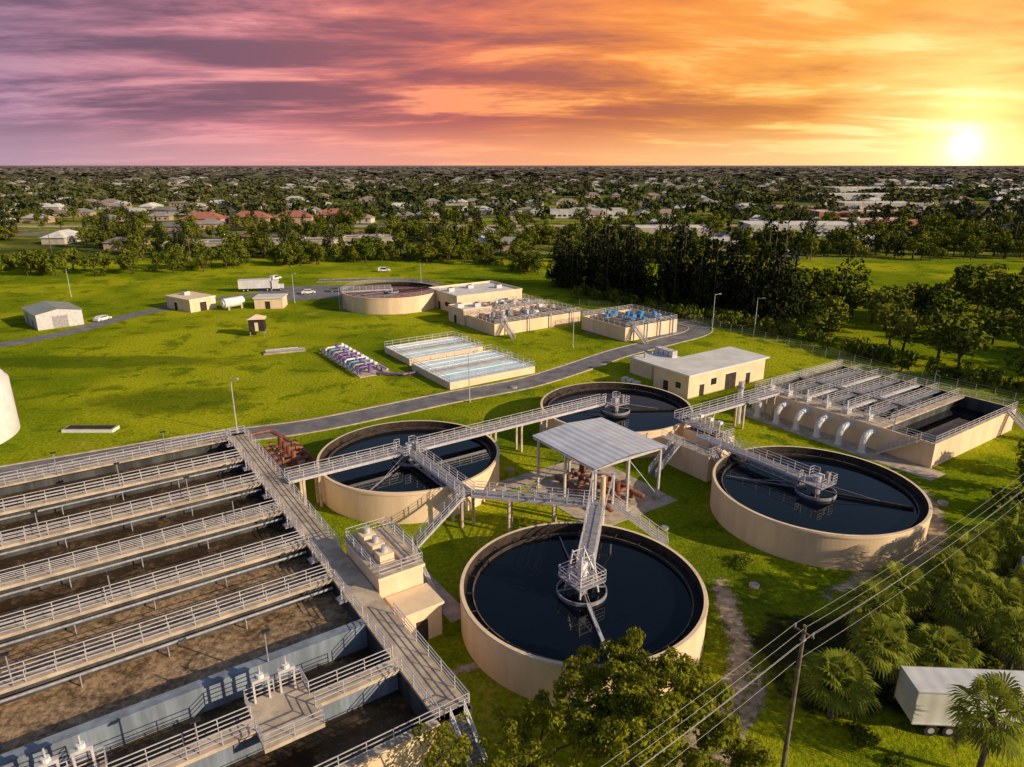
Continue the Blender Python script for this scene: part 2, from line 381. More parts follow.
for e in((30.2,31.2,35.7,31.2),(41.2,41.7,41.2,36.4)):
    m.beam((e[0],e[1],.5),(e[2],e[3],z-.5),.07,alum)
m.make('metal_canopy_shelter',PM)
def pumps(a0,a1,b0,b1,name,n,col):
    m=MB();m.box(a0-.6,a1+.6,b0-.6,b1+.6,0.0,.15,conc)
    for k in range(n):
        a=a0+(a1-a0)*(k+.5)/n
        m.tube([(a,b0,.2),(a,b0,1.4),(a,b0+.4,1.7),(a,b1-.4,1.7),(a,b1,1.4),(a,b1,.2)],.27,col,10)
        bm=(b0+b1)/2
        m.cyl(a,bm,.45,.15,1.3,col,14);m.cyl(a,bm,.36,1.9,3.0,col,14);m.cyl(a,bm,.5,1.8,1.9,col,14)
        m.cyl(a,b0+1,.12,1.9,2.5,steel,8);m.cyl(a,b0+1,.35,2.45,2.5,col,12)
        for y in(b0+.9,b1-.9): m.tube([(a,y-.06,1.7),(a,y+.06,1.7)],.42,col,12)
    m.tube([(a0-.8,b0-.1,.9),(a1+.8,b0-.1,.9)],.38,col,12);m.tube([(a0-.8,b1+.1,1.1),(a1+.8,b1+.1,1.1)],.34,col,12)
    return m.make(name,PM,True)
pumps(31.5,40.5,34,39,'pump_set',4,rust)
pumps(.5,8.5,4.2,9.0,'pump_set',4,rust)
pumps(8,14,27.8,30.2,'pump_set',2,rust)
m=MB()
for r_ in((29,43,30,43.5),(33.2,48,8.3,10.3),(26,28.6,22,44)): m.box(r_[0],r_[1],r_[2],r_[3],-.05,.04+.004*r_[0]/10,conc)
m.make('concrete_path',PM)
for (x,y,s_) in ((24,31,.6),(47,37,.5),(60,36,.5),(24,66,.6),(5,30,.6),(-6,52,.7),(44,66,.6),(62,70,.6)):
    m=MB();m.cyl(x,y,s_,0,.25,conc,20);m.cyl(x,y,s_*.75,.25,.3,steel,20);m.make('manhole',PM)
# ---------------------------------------------------------------- right filter basins
m=MB();a0,a1,b0,b1,h=26.5,56,79.5,105.5,3.6
m.box(a0,a1,b0,b0+.4,0,h,peach,conc);m.box(a0,a1,b1-.4,b1,0,h,wallc,conc)
m.box(a0,a0+.4,b0+.4,b1-.4,0,h,wallc,conc);m.box(a1-.4,a1,b0+.4,b1-.4,0,h,peach,conc)
m.add([(a0+.4,b0+.4,1.6),(a1-.4,b0+.4,1.6),(a1-.4,b1-.4,1.6),(a0+.4,b1-.4,1.6)],[(0,1,2,3)],wtank)
cells=[26.9,30.3,33.7,37.1,40.5,43.9,47.4]
for i,a in enumerate(cells):
    m.box(a,a+.35,b0+.4,b1-.4,0,h-.02,wallc,conc)
    if 0<i: m.box(a+.35,a+.95,b0+4.6,b1-.4,h-.25,h-.05,bluewall if i%2 else white)
    m.rail([(a+.2,b0+4.5,h),(a+.2,b1-.5,h)],w=.06)
    if i<6:
        for k in range(4): y=b0+7.5+k*5;m.box(a+.96,a+3.38,y,y+.2,h-.9,h-.7,steel)
        m.beam((a+2.2,b0+5,h-.6),(a+2.2,b1-.6,h-.6),.25,steel,.2)
m.box(47.75,48.6,b0+.4,b1-.4,h-.3,h-.018,conc)
m.box(a0+.4,a1-8.4,b0+.4,b0+4.4,h-.3,h+.002,conc)
m.box(26.9,47.4,91.5,92.7,h+.05,h+.15,steel);m.rail([(26.9,91.5,h+.15),(47.4,91.5,h+.15)]);m.rail([(26.9,92.7,h+.15),(47.4,92.7,h+.15)])
m.rail([(a0+.1,b0+.1,h),(a1-.1,b0+.1,h),(a1-.1,b1-.1,h),(a0+.1,b1-.1,h),(a0+.1,b0+.1,h)],w=.06)
m.rail([(a0+.5,b0+4.4,h),(47.5,b0+4.4,h)],w=.06)
for k in range(6):
    a=28.5+k*3.4
    m.box(a-.45,a+.45,b0+1.2,b0+2.4,h,h+.8,alum);m.cyl(a,b0+1.8,.12,h+.8,h+1.9,white,8)
for k in range(6):
    a=29.5+k*3.6
    pth=[(a,b0+.05,2.7),(a,b0-1.2,2.7)]+[(a,b0-1.2-1.3*math.sin(t),1.4+1.3*math.cos(t)) for t in np.linspace(.25,1.57,5)]+[(a,b0-2.5,.05)]
    m.tube(pth,.45,white,14);m.cyl(a,b0-2.5,.62,0,.2,white,14);m.tube([(a,b0-.2,2.7),(a,b0-.02,2.7)],.62,white,14)
for a,b in((34,80),(50,80),(30,98),(44,104)): lamp_post(m,a,b,h,3.2)
m.stairs((a1-2,b0-.6,h),(a1-7,b0-.6,0));m.stairs((a1,b1-3,h),(a1+4.5,b1-3,0))
m.box(26,58,75.5,79.4,-.05,.05,conc)
m.make('filter_basin',PM)
# ---------------------------------------------------------------- buildings
def building(name,a0,a1,b0,b1,h,wall=peach2,roof=roofw,over=.5,doors=(),wins=(),acs=0,mw=PM,parapet=False,extra=None):
    m=MB();m.box(a0,a1,b0,b1,0,h,wall)
    if parapet:
        m.box(a0-.05,a1+.05,b0-.05,b1+.05,h,h+.2,roof)
        for q in((a0-.1,a1+.1,b0-.1,b0+.15),(a0-.1,a1+.1,b1-.15,b1+.1),(a0-.1,a0+.15,b0+.15,b1-.15),(a1-.15,a1+.1,b0+.15,b1-.15)): m.box(*q,h+.2,h+.7,wall)
    else:
        m.box(a0-over,a1+over,b0-over,b1+over,h,h+.3,white,roof)
    for s_,p,w,hh in doors:
        if s_=='a': m.box(a1,a1+.04,p,p+w,0,hh,brown);m.box(a1,a1+.07,p-.1,p+w+.1,hh,hh+.12,white)
        else: m.box(p,p+w,b0-.04,b0,0,hh,brown);m.box(p-.1,p+w+.1,b0-.07,b0,hh,hh+.12,white)
    for s_,p,w,z0,z1 in wins:
        if s_=='a': m.box(a1,a1+.03,p,p+w,z0,z1,glass)
        else: m.box(p,p+w,b0-.03,b0,z0,z1,glass)
    for k in range(acs):
        x=a0+(a1-a0)*R(.25,.75);y=b0+(b1-b0)*(k+.5)/acs;zz=h+(.2 if parapet else .3)
        m.box(x-.7,x+.7,y-.9,y+.9,zz,zz+1.0,alum);m.cyl(x,y,.45,zz+1,zz+1.12,dark,12)
    if extra: extra(m)
    return m.make(name,mw)
building('blower_building',8.5,17,74,95.5,4.3,doors=(('a',77,1.2,2.2),('a',84,3,3),('a',90,1.2,2.2),('b',11,1.2,2.2)),wins=(('a',80,1.5,1.6,2.8),('b',14,1.2,1.5,2.6)))
def gx(m):
    for k in range(4): m.box(-.5+k*1.3,.5+k*1.3,83.2,84.6,3.3,4.6,alum)
    m.tube([(1,79,3.3),(1,79,4.6),(3,79,4.8)],.2,steel)
building('generator_building',-1,5,77,85,3.0,peach2,roofw,.2,doors=(('a',79,1.2,2.1),),extra=gx)
m=MB()
for k in range(3): m.box(4+k*1.5,5+k*1.5,70,71.2,0,1.5,alum);
m.tube([(3,69,.5),(8,69,.5)],.15,white);m.make('electrical_cabinet',PM)
building('operations_building',-86,-69,76,98,4.6,peach2,roofw,.3,doors=(('a',80,1.4,2.2),('a',90,3,3),('b',-80,1.2,2.2)),wins=(('a',84,3,1.4,2.6),('b',-76,3,1.4,2.6)),acs=3,parapet=True)
building('chemical_building',-64,-56,70.5,79,3.6,peach2,roofw,.3,doors=(('b',-61,1.2,2.2),('a',74,1.2,2.2)),acs=2,parapet=True)
def tankbox(name,a0,a1,b0,b1,h,n,col,ex):
    m=MB();t=.35
    m.box(a0,a1,b0,b0+t,0,h,peach,conc);m.box(a0,a1,b1-t,b1,0,h,peach,conc);m.box(a0,a0+t,b0+t,b1-t,0,h,peach,conc);m.box(a1-t,a1,b0+t,b1-t,0,h,peach,conc)
    m.add([(a0+t,b0+t,h-1),(a1-t,b0+t,h-1),(a1-t,b1-t,h-1),(a0+t,b1-t,h-1)],[(0,1,2,3)],wdark)
    for k in range(1,n):
        y=b0+(b1-b0)*k/n;m.box(a0+t,a1-t,y-.5,y+.5,0,h-.02,peach,conc);m.rail([(a0+t,y+.45,h),(a1-t,y+.45,h)],w=.07)
    m.rail([(a0+.1,b0+.1,h),(a1-.1,b0+.1,h),(a1-.1,b1-.1,h),(a0+.1,b1-.1,h),(a0+.1,b0+.1,h)],w=.07)
    for k in range(ex):
        x=R(a0+2,a1-2);y=R(b0+2,b1-2);c=random.choice(col)
        m.box(x-.8,x+.8,y-.8,y+.8,h-.1,h+.1,steel)
        if k%2: m.cyl(x,y,R(.4,.7),h+.1,h+R(.6,1.6),c,12)
        else: m.box(x-.7,x+.7,y-.6,y+.6,h+.1,h+R(.5,1.3),c)
    for k in range(4):
        y=b0+(b1-b0)*(k+.5)/4;m.tube([(a1+.6,y,.1),(a1+.6,y,h+.6),(a1-1.4,y,h+.9),(a1-4,y,h+.9)],.16,col[0],8)
    m.stairs((a1,b0+2.5,h),(a1+4.5,b0+2.5,0))
    m.make(name,PM)
tankbox('headworks_basin',-55.5,-42,71,98,3.0,6,[alum,white,steel],12)
tankbox('membrane_basin',-36,-20,93.5,111,3.4,3,[bluep,bluep,bluep,alum],18)
tankbox('splitter_tank',-66,-57,81,97,3.0,3,[alum,white],6)
def pool(a0,a1,b0,b1,n):
    m=MB();h=1.4
    m.box(a0,a1,b0,b0+.4,0,h,peach2,white);m.box(a0,a1,b1-.4,b1,0,h,peach2,white);m.box(a0,a0+.4,b0+.4,b1-.4,0,h,peach2,white);m.box(a1-.4,a1,b0+.4,b1-.4,0,h,peach2,white)
    m.add([(a0+.4,b0+.4,h-.12),(a1-.4,b0+.4,h-.12),(a1-.4,b1-.4,h-.12),(a0+.4,b1-.4,h-.12)],[(0,1,2,3)],poolblue)
    for k in range(1,n):
        a=a0+(a1-a0)*k/n;m.box(a-.15,a+.15,b0+.4,b1-.4,0,h-.02,poolwall)
        if k==n//2: m.box(a-.5,a+.5,b0+.4,b1-.4,h-.015,h+.05,conc);m.rail([(a-.45,b0,h),(a-.45,b1,h)],w=.06)
    m.rail([(a0,b0,h),(a1,b0,h),(a1,b1,h),(a0,b1,h),(a0,b0,h)],w=.06,bars=2)
    m.make('contact_basin',PM)
pool(-43,-30.5,42.5,60.5,6);pool(-27.5,-11.5,41.5,61,6)
m=MB()
m.box(-50,-28,30.5,37,0,.15,conc)
for k in range(9):
    a=-48.5+k*2.3;c=[white,bluep,steel,purp,purp][k%5]
    m.tube([(a,31,.2),(a,31,1.2),(a,31.4,1.5),(a,35.6,1.5),(a,36,1.2),(a,36,.2)],.2,c,8);m.cyl(a,33.5,.4,.15,2.0,steel if k%2 else purp,12);m.box(a-.3,a+.3,34.5,35.1,1.7,2.1,white)
m.tube([(-50,30.8,.8),(-28,30.8,.8)],.25,purp,10);m.tube([(-50,36.4,.8),(-28,36.4,.8)],.25,alum,10)
m.tube([(-28,34,.5),(-24,38,.5),(-24,41,.5)],.25,purp,8);m.rail([(-50,30.3,.15),(-28,30.3,.15)])
m.make('pump_manifold',PM)
m=clarifier(0,0,r=14.2,H=4.6,wz=3.9,arm=.4);m.walk((-14.5,0),(0,0),4.9);m.circrail(0,0,14.0,4.6);m.stairs((-14.6,0,4.7),(-15,-5,0))
m.make('circular_digester_tank',loc(-36,202,.3))
m=MB();n=64;prof=[(12,0),(12,8.2),(11.6,8.6)]+[(11.6*math.cos(t),8.6+3.0*math.sin(t)) for t in np.linspace(.1,1.5,8)]
vs=[(p*math.cos(6.28318*i/n),p*math.sin(6.28318*i/n),z) for p,z in prof for i in range(n)]
m.add(vs,[(k*n+i,k*n+(i+1)%n,(k+1)*n+(i+1)%n,(k+1)*n+i) for k in range(len(prof)-1) for i in range(n)]+[tuple((len(prof)-1)*n+i for i in range(n))],white)
m.rail([(1.2*math.cos(t),1.2*math.sin(t),11.5) for t in np.linspace(0,6.28,9)])
m.make('white_storage_tank',loc(-88.8,95.5),True)
m=MB();m.box(-8,8,-6,6,0,4.6,alum)
m.add([(-8.4,-6.4,4.6),(8.4,-6.4,4.6),(8.4,0,5.8),(-8.4,0,5.8),(8.4,6.4,4.6),(-8.4,6.4,4.6)],[(0,1,2,3),(3,2,4,5)],roofgrey)
m.add([(8,-6,4.6),(8,6,4.6),(8,0,5.7)],[(0,1,2)],alum);m.add([(-8,-6,4.6),(-8,6,4.6),(-8,0,5.7)],[(0,2,1)],alum)
m.box(8,8.05,-2,2,0,3.6,steel);m.box(-5,-2,-6.05,-6,0,3.4,steel);m.box(2,3,-6.05,-6,0,2.2,brown)
m.make('metal_shed',loc(-121,177,-.78,0,.86))
building('storage_building',-8,4,-4,4,3.4,peach,peach2,.2,mw=loc(-92,196,-.6),doors=(('a',-1,2,2.5),('b',-4,1.4,2.2)),acs=1)
m=MB();m.tube([(-3,0,2),(3,0,2)],1.4,white,18);m.tube([(-3.4,0,2),(-3,0,2)],.9,white,18)
for x in(-2,2): m.box(x-.3,x+.3,-1.2,1.2,0,1,conc)
m.make('horizontal_storage_tank',loc(-81,196,.9))
building('pump_house',-4,4,-3,3,3.0,peach,roofw,.3,mw=loc(-71,199,.1),doors=(('b',-1,1.4,2.2),))
m=MB();m.box(-1.8,1.8,-1.5,1.5,1.2,4.2,brown,peach2)
for x in(-1.6,1.6):
    for y in(-1.3,1.3): m.beam((x,y,0),(x,y,1.2),.2,steel)
m.add([(-2.2,-1.9,4.2),(2.2,-1.9,4.2),(2.2,1.9,4.2),(-2.2,1.9,4.2),(0,0,5.2)],[(0,1,4),(1,2,4),(2,3,4),(3,0,4)],peach2);m.box(-.4,.4,-1.56,-1.5,1.3,3.4,peach2)
m.make('raised_control_cabin',loc(-62.5,164,.2))
m=MB();m.box(-4,4,-1,1,0,.5,white,conc);m.box(-3.6,3.6,-.7,.7,.5,.6,dark);m.make('culvert_headwall',loc(-66.5,100.5,0))
m=MB();m.box(-4.5,4.5,-1.2,1.2,0,.25,conc);m.tube([(-4,-.4,.5),(4,-.4,.5)],.3,steel);m.tube([(-4,.5,.5),(3,.5,.5)],.22,white);m.make('stacked_pipes',loc(-51,148,.4))
# ---------------------------------------------------------------- roads
def smoothpath(pts,k=6):
    out=[];P=[np.array(p,float) for p in pts];P=[2*P[0]-P[1]]+P+[2*P[-1]-P[-2]]
    for i in range(1,len(P)-2):
        for j in range(k):
            t=j/k;out.append(.5*((2*P[i])+(-P[i-1]+P[i+1])*t+(2*P[i-1]-5*P[i]+4*P[i+1]-P[i+2])*t*t+(-P[i-1]+3*P[i]-3*P[i+1]+P[i+2])*t**3))
    out.append(P[-2]);return out
def ribbon(m,pts,w,z,mat,off=0,zt=None,k=6):
    S=smoothpath(pts,k);L=[];Rr=[]
    for i,p in enumerate(S):
        d=S[min(i+1,len(S)-1)]-S[max(i-1,0)];d/=np.linalg.norm(d);n=np.array((-d[1],d[0]))
        L.append((*(p+n*(off+w/2)),z));Rr.append((*(p+n*(off-w/2)),z))
    n=len(S);m.add(L+Rr,[(i,n+i,n+i+1,i+1) for i in range(n-1)],mat)
    if zt:
        for Q in(L,Rr): m.add([q for q in Q]+[(q[0],q[1],0) for q in Q],[(i,i+1,n+i+1,n+i) for i in range(n-1)],mat)
road=[(-95,70),(-69,84.5),(-59,90),(-47,96.5),(-33,102),(-22,109),(-11,116.5),(2,124.5),(12,134),(24,147),(36,157),(46,166),(48,174),(41,182),(25,190),(4,196),(-12,206),(-20,228),(-40,248),(-70,246)]
m=MB();ribbon(m,road,5.6,.03,asph)
for o in(-2.95,2.95): ribbon(m,road,.3,.14,conc,o,True)
m.make('plant_road')
r2=[(-150,140),(-125,150),(-112,164),(-106,186),(-94,208),(-74,226),(-50,236),(-20,232)]
m=MB();ribbon(m,r2,5.5,.034,asph);m.make('access_road')
m=MB();m.add([(-75,206,.038),(-40,218,.038),(-45,240,.038),(-88,232,.038)],[(0,1,2,3)],asph);m.add([(18,165,.038),(40,158.5,.038),(46,172,.038),(30,180,.038)],[(0,1,2,3)],asph);m.make('parking_lot')
m_,nt,bs,pos=newmat('worn_track')
n1=noise(nt,pos,.9,5,.7)
nt.links.new(mixc(nt,mrange(nt,n1,.3,.7),(.24,.18,.11),(.54,.44,.31)),bs.inputs['Base Color']);bs.inputs['Roughness'].default_value=.95
at=nt.nodes.new('ShaderNodeAttribute');at.attribute_name='edge'
f=fm(nt,'ADD',at.outputs['Fac'],fm(nt,'MULTIPLY',n1,1.2))
al=mrange(nt,f,.85,1.15);nt.links.new(al,bs.inputs['Alpha'])
def track(name,pts,w,z=.02):
    S=smoothpath(pts,8);vs=[];val=[]
    for i,p in enumerate(S):
        d=S[min(i+1,len(S)-1)]-S[max(i-1,0)];d/=np.linalg.norm(d);n=np.array((-d[1],d[0]))
        fade=min(1,i/6,(len(S)-1-i)/6)
        for j in range(7):
            t=j/6*2-1;vs.append((*(p+n*t*w/2),z));val.append((1-abs(t))*.75*fade)
    fs=[(i*7+j,(i+1)*7+j,(i+1)*7+j+1,i*7+j+1) for i in range(len(S)-1) for j in range(6)]
    me=bpy.data.meshes.new(name);me.from_pydata(vs,[],fs);me.materials.append(m_)
    a=me.attributes.new('edge','FLOAT','POINT');a.data.foreach_set('value',val);link(bpy.data.objects.new(name,me))
track('dirt_track',[(10,33),(13.5,39),(17.5,44),(20,50),(20.5,56),(21.5,62)],3.6)
track('dirt_track',[(12,32),(15.2,38.5),(18.8,43),(21.4,48)],2.6,.026)
track('dirt_track',[(28,55),(36,60),(44,64),(49,70),(52,77),(53,84)],4)
track('dirt_track',[(-8,45),(-2,48),(0,52)],2)
# ---------------------------------------------------------------- ground
gm,nt,bs,pos=newmat('grass_ground',True)
sep=nt.nodes.new('ShaderNodeSeparateXYZ');nt.links.new(pos,sep.inputs[0])
big=noise(nt,pos,.022,2,.6);mid=noise(nt,pos,.13,5,.7,.4);fine=noise(nt,pos,1.9,4,.78)
c=mixc(nt,mrange(nt,big,.40,.60),(.24,.31,.010),(.52,.53,.018))
c=mixc(nt,fm(nt,'MULTIPLY',mrange(nt,mid,.50,.63),.72),c,(.11,.18,.009))
c=mixc(nt,fm(nt,'MULTIPLY',mrange(nt,mid,.42,.30),.6),c,(.58,.48,.07))
def patch(cx,cy,rx,ry,inner=.55):
    v=vmath(nt,'MULTIPLY',vmath(nt,'SUBTRACT',pos,(cx,cy,0)),(1/rx,1/ry,0))
    l=fm(nt,'ADD',vmath(nt,'LENGTH',v),fm(nt,'MULTIPLY',fm(nt,'SUBTRACT',mid,.5),1.6))
    return mrange(nt,l,1.0,inner)
for q in((-60,115,16,9),(-92,140,40,6),(21,55,7,14)):
    c=mixc(nt,fm(nt,'MULTIPLY',patch(*q),.65),c,(.06,.11,.008))
c=mixc(nt,mrange(nt,fine,.30,.70),mixc(nt,.6,c,(.03,.06,.004)),c)
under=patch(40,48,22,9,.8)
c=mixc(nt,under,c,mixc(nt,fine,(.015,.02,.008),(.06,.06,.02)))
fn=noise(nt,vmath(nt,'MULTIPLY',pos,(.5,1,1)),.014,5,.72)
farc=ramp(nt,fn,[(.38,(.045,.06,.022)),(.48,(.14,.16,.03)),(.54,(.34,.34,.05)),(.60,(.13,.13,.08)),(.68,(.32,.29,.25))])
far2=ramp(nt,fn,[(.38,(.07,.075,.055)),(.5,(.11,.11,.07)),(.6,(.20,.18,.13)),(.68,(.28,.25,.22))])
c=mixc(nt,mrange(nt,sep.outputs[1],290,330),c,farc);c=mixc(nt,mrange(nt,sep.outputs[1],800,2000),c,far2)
c=mixc(nt,fm(nt,'MULTIPLY',mrange(nt,sep.outputs[1],1500,5000),.85),c,HAZE_TINT)  # distance haze painted into the ground colour towards the horizon
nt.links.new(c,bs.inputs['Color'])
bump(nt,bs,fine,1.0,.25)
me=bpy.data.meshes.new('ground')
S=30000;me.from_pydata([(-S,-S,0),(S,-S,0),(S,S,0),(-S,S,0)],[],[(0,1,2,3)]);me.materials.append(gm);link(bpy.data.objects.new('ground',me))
# ---------------------------------------------------------------- vegetation
def leaves(lobes,n,size,squash=1.):
    L=np.array([l[:3] for l in lobes]);Rd=np.array([l[3] for l in lobes]);w=Rd**2/np.sum(Rd**2)
    idx=rng.choice(len(L),n,p=w);d=rng.normal(size=(n,3));d[:,2]+=.25;d/=np.linalg.norm(d,axis=1)[:,None]
    rad=Rd[idx]*(rng.uniform(.55,1.12,n));p=L[idx]+d*rad[:,None]*np.array([1,1,squash])
    nr=d+rng.normal(size=(n,3))*.45;nr/=np.linalg.norm(nr,axis=1)[:,None]
    t=np.cross(nr,rng.normal(size=(n,3)));t/=np.linalg.norm(t,axis=1)[:,None];b=np.cross(nr,t)
    s=(size*rng.uniform(.6,1.3,n))[:,None]
    return np.stack([p-t*s,p-b*s*.6,p+t*s,p+b*s*.6],1)
def npmesh(name,V,mat,extra=None,obj=True):
    V=V.reshape(-1,4,3);n=len(V);me=bpy.data.meshes.new(name)
    ev,ef=[],[]
    nv=n*4
    if extra: ev=extra.v;ef=extra.f
    me.vertices.add(nv+len(ev));allv=V.reshape(-1)
    if extra: allv=np.concatenate([allv,np.array(ev,float).reshape(-1)])
    me.vertices.foreach_set('co',allv)
    lo=np.arange(n*4);st=np.arange(n)*4
    if extra:
        el=[];es=[];c=n*4
        for f_ in ef: es.append(c);c+=len(f_);el+=[q+nv for q in f_]
        lo=np.concatenate([lo,np.array(el,int)]);st=np.concatenate([st,np.array(es,int)])
    me.loops.add(len(lo));me.loops.foreach_set('vertex_index',lo.astype(np.int32))
    me.polygons.add(len(st));me.polygons.foreach_set('loop_start',st.astype(np.int32))
    me.materials.append(mat)
    if extra:
        for q in extra.mats: me.materials.append(q)
        me.polygons.foreach_set('material_index',np.concatenate([np.zeros(n),np.array(extra.m)+1]).astype(np.int32))
    me.update(calc_edges=True);me.validate()
    if obj: return link(bpy.data.objects.new(name,me))
    return me
def broad(seed,n=650,size=.045):
    random.seed(seed);lob=[]
    for k in range(12):
        t=R(0,6.28);r=R(.05,.3);z=R(.34,.86);lob.append((r*math.cos(t)*(1.25-z*.6),r*math.sin(t)*(1.25-z*.6),z,R(.11,.19)))
    e=MB();e.tube([(0,0,0),(.01,.01,.25),(0,0,.6)],.03,bark,6,.012)
    for l in lob[:7]: e.tube([(0,0,R(.2,.35)),(l[0]*.6,l[1]*.6,l[2]*.8),l[:3]],.013,bark,4,.004)
    return npmesh('broadleaf',leaves(lob,n,size),leaf,e,False)
def pine(seed,n=800,size=.024):
    random.seed(seed);lob=[]
    for k in range(30):
        z=.10+.88*k/29;rr=.15*(1-z)**.7+.012;t=R(0,6.28);q=R(.4,1.5);lob.append((rr*q*math.cos(t),rr*q*math.sin(t),z,max(.02,rr*R(.35,.75))))
    e=MB();e.tube([(0,0,0),(0,0,.98)],.012,bark,5,.003)
    return npmesh('pine',leaves(lob,n,size,1.3),leafp,e,False)
def shrub(seed,n=240,size=.1):
    random.seed(seed);lob=[(R(-.5,.5),R(-.5,.5),R(.25,.55),R(.25,.42)) for k in range(7)]
    return npmesh('shrub',leaves(lob,n,size,.9),leaf,None,False)
def palm(seed):
    random.seed(seed);g=MB()
    th=R(3.8,4.6);g.tube([(0,0,0),(.1,.05,th*.5),(0,0,th)],.2,bark,8,.16)
    g.cyl(0,0,.32,th-.8,th,deadp,8,.25)
    NF=38
    for k in range(NF):
        az=k*2.399+R(-.2,.2);el=math.radians(-50+130*((k+.5)/NF)**.9)
        d=Vector((math.cos(az)*math.cos(el),math.sin(az)*math.cos(el),math.sin(el)));sd=Vector((-math.sin(az),math.cos(az),0));up=sd.cross(d)*-1
        mt=deadp if (k<4) else leafpalm;pl_=R(.9,1.4);o=Vector((0,0,th));hub=o+d*pl_
        g.beam(o,hub,.05,mt)
        nb=13;bl=R(1.1,1.5)
        for j in range(nb):
            fa=(j/(nb-1)*2-1)*1.35;dd=(d*math.cos(fa)+sd*math.sin(fa)).normalized()
            nn=dd.cross(up).normalized()*.075
            fold=-up*.16*abs(fa)
            midp=hub+dd*bl*.6-Vector((0,0,.04))+fold;tip=hub+dd*bl*(1.0-.1*abs(fa))-Vector((0,0,.42+.12*abs(fa)))+fold
            g.add([hub,midp-nn,tip,midp+nn],[(0,1,2,3)],mt)
    me=bpy.data.meshes.new('palm');me.from_pydata(g.v,[],g.f)
    for q in g.mats: me.materials.append(q)
    me.polygons.foreach_set('material_index',g.m);me.update();return me
BR=[broad(i) for i in(11,12,13,14)];PN=[pine(i) for i in(21,22,23,24)];SH=[shrub(i) for i in(31,32,33)];PA=[palm(i) for i in(41,42,43,44)]
random.seed(99)
def inst(name,me,x,y,sx,sz,z=0,lean=0):
    o=bpy.data.objects.new(name,me);o.location=(x,y,z);o.rotation_euler=(R(-lean,lean),R(-lean,lean),R(0,6.28));o.scale=(sx,sx,sz);return link(o)
for k in range(84):
    t=(k+R(-1,1))/83;x=17+t*56+R(-4,7);y=236-t*64+R(-3,10);h=R(13,21)+ (8 if .2<t<.95 and k%4==0 else 0)
    if .40<t<.48: h*=.6
    inst('pine_tree',random.choice(PN),x,y,h*R(.8,1.2),h,0,.03)
for k in range(36):
    t=R(0,1);x=12+t*60+R(-3,6);y=226-t*66+R(-4,4);inst('shrub',random.choice(SH),x,y,R(3,5),R(3,5))
hp=[(52,187),(58,169),(67,154),(74,140),(80,128),(91,115),(104,104)]
for i in range(len(hp)-1):
    for k in range(8):
        t=R(0,1);x=hp[i][0]*(1-t)+hp[i+1][0]*t+R(1,5);y=hp[i][1]*(1-t)+hp[i+1][1]*t+R(0,4);inst('shrub',random.choice(SH),x,y,R(2.2,4.2),R(2.5,5))
for k in range(150):
    x=R(72,175);y=R(112,215)
    if y<262-x*1.55+6 or (96<x<136 and y>192) : continue
    h=R(6,12);inst('broadleaf_tree',random.choice(BR),x,y,h*R(1.1,1.5),h)
for k in range(34):
    x=R(64,96);y=R(180,225);h=R(6,10)
    if y<262-x*1.25: continue
    inst('broadleaf_tree',random.choice(BR),x,y,h*1.2,h)
for x,y,h in((119,178,17),(127,172,15),(140,160,14)): inst('broadleaf_tree',BR[1],x,y,h,h)
for x,y,h in((96,196,17),(104,205,15),(92,190,13)): inst('pine_tree',PN[0],x,y,h*1.3,h)
for x,y,h in((56,69,6),(62,72,7),(64,64,7),(66,78,8),(70,70,8),(74,82,8)):
    inst('broadleaf_tree',random.choice(BR),x,y,h*1.2,h)
for x,y in((30.5,47.8),(34,51.5),(37.2,48.4),(39.5,53.2),(33.8,44.9),(28.2,44.0),(43,56),(46.5,59),(42.2,50.2),(47.5,53.5),(24.0,41.8),(50.5,60),(39.4,45.0),(51.5,56),(54,63.5),(57.5,59.5),(46,48)):
    inst('palm_tree',random.choice(PA),x+R(-.3,.3),y+R(-.3,.3),R(1.0,1.25),R(.9,1.25),0,.06)
inst('palm_tree',PA[1],31.9,36.4,1.1,1.25)
for k in range(110):
    t=R(0,1);x=23+t*32+R(-3,4);y=39+t*22+R(-4,4)
    if 27.5<x<45 and y<43.3: continue
    if y<40.5 and x<25:continue
    inst('shrub',random.choice(SH),x,y,R(1,2.0),R(.6,1.8))
inst('shrub',SH[0],25,63,1.7,1.0);inst('shrub',SH[1],23.7,62,1.2,.7)
def neartree(name,x,y,h,rad,nl,seed,n,size,zmin=.35):
    random.seed(seed);lob=[];e=MB();e.tube([(0,0,0),(.1,.1,h*.2),(0,0,h*.45)],.32,bark,8,.2)
    for k in range(nl):
        t=k*2.4+R(-.4,.4);r=rad*math.sqrt(R(.02,.85));z=h*(R(zmin,.70)+.22*(1-r/rad));c=(r*math.cos(t),r*math.sin(t),z)
        lob.append((*c,R(.14,.24)*rad))
        e.tube([(0,0,h*R(.25,.42)),(c[0]*.5,c[1]*.5,h*.5+R(-.3,.3)),c],.12,bark,6,.03)
        for q in range(5):
            c2=(c[0]+R(-1.6,1.6),c[1]+R(-1.6,1.6),c[2]+R(-.4,1.4));e.tube([c,c2],.03,bark,4,.012);lob.append((*c2,R(.35,.7)))
    o=npmesh(name,leaves(lob,n,size),leafn,e);o.location=(x,y,0);return o
neartree('oak_tree',8.4,36.9,9.0,5.4,26,5,30000,.15)
neartree('oak_tree',1.6,35.0,6.8,3.4,8,6,4200,.15)
neartree('oak_tree',-3.4,33.4,7.2,2.6,6,8,1900,.15)
neartree('oak_tree',14.2,33.0,5.6,3.0,10,9,6500,.15)
random.seed(5)
def treeok(x,y):
    if 98<x<215 and 196<y<300: return False
    if y<300 and -190<x<20 : return False
    if 404<y<436 and x<160: return False
    if 470<y<488: return False
    if -190<x<-50 and 325<y<372: return False
    return True
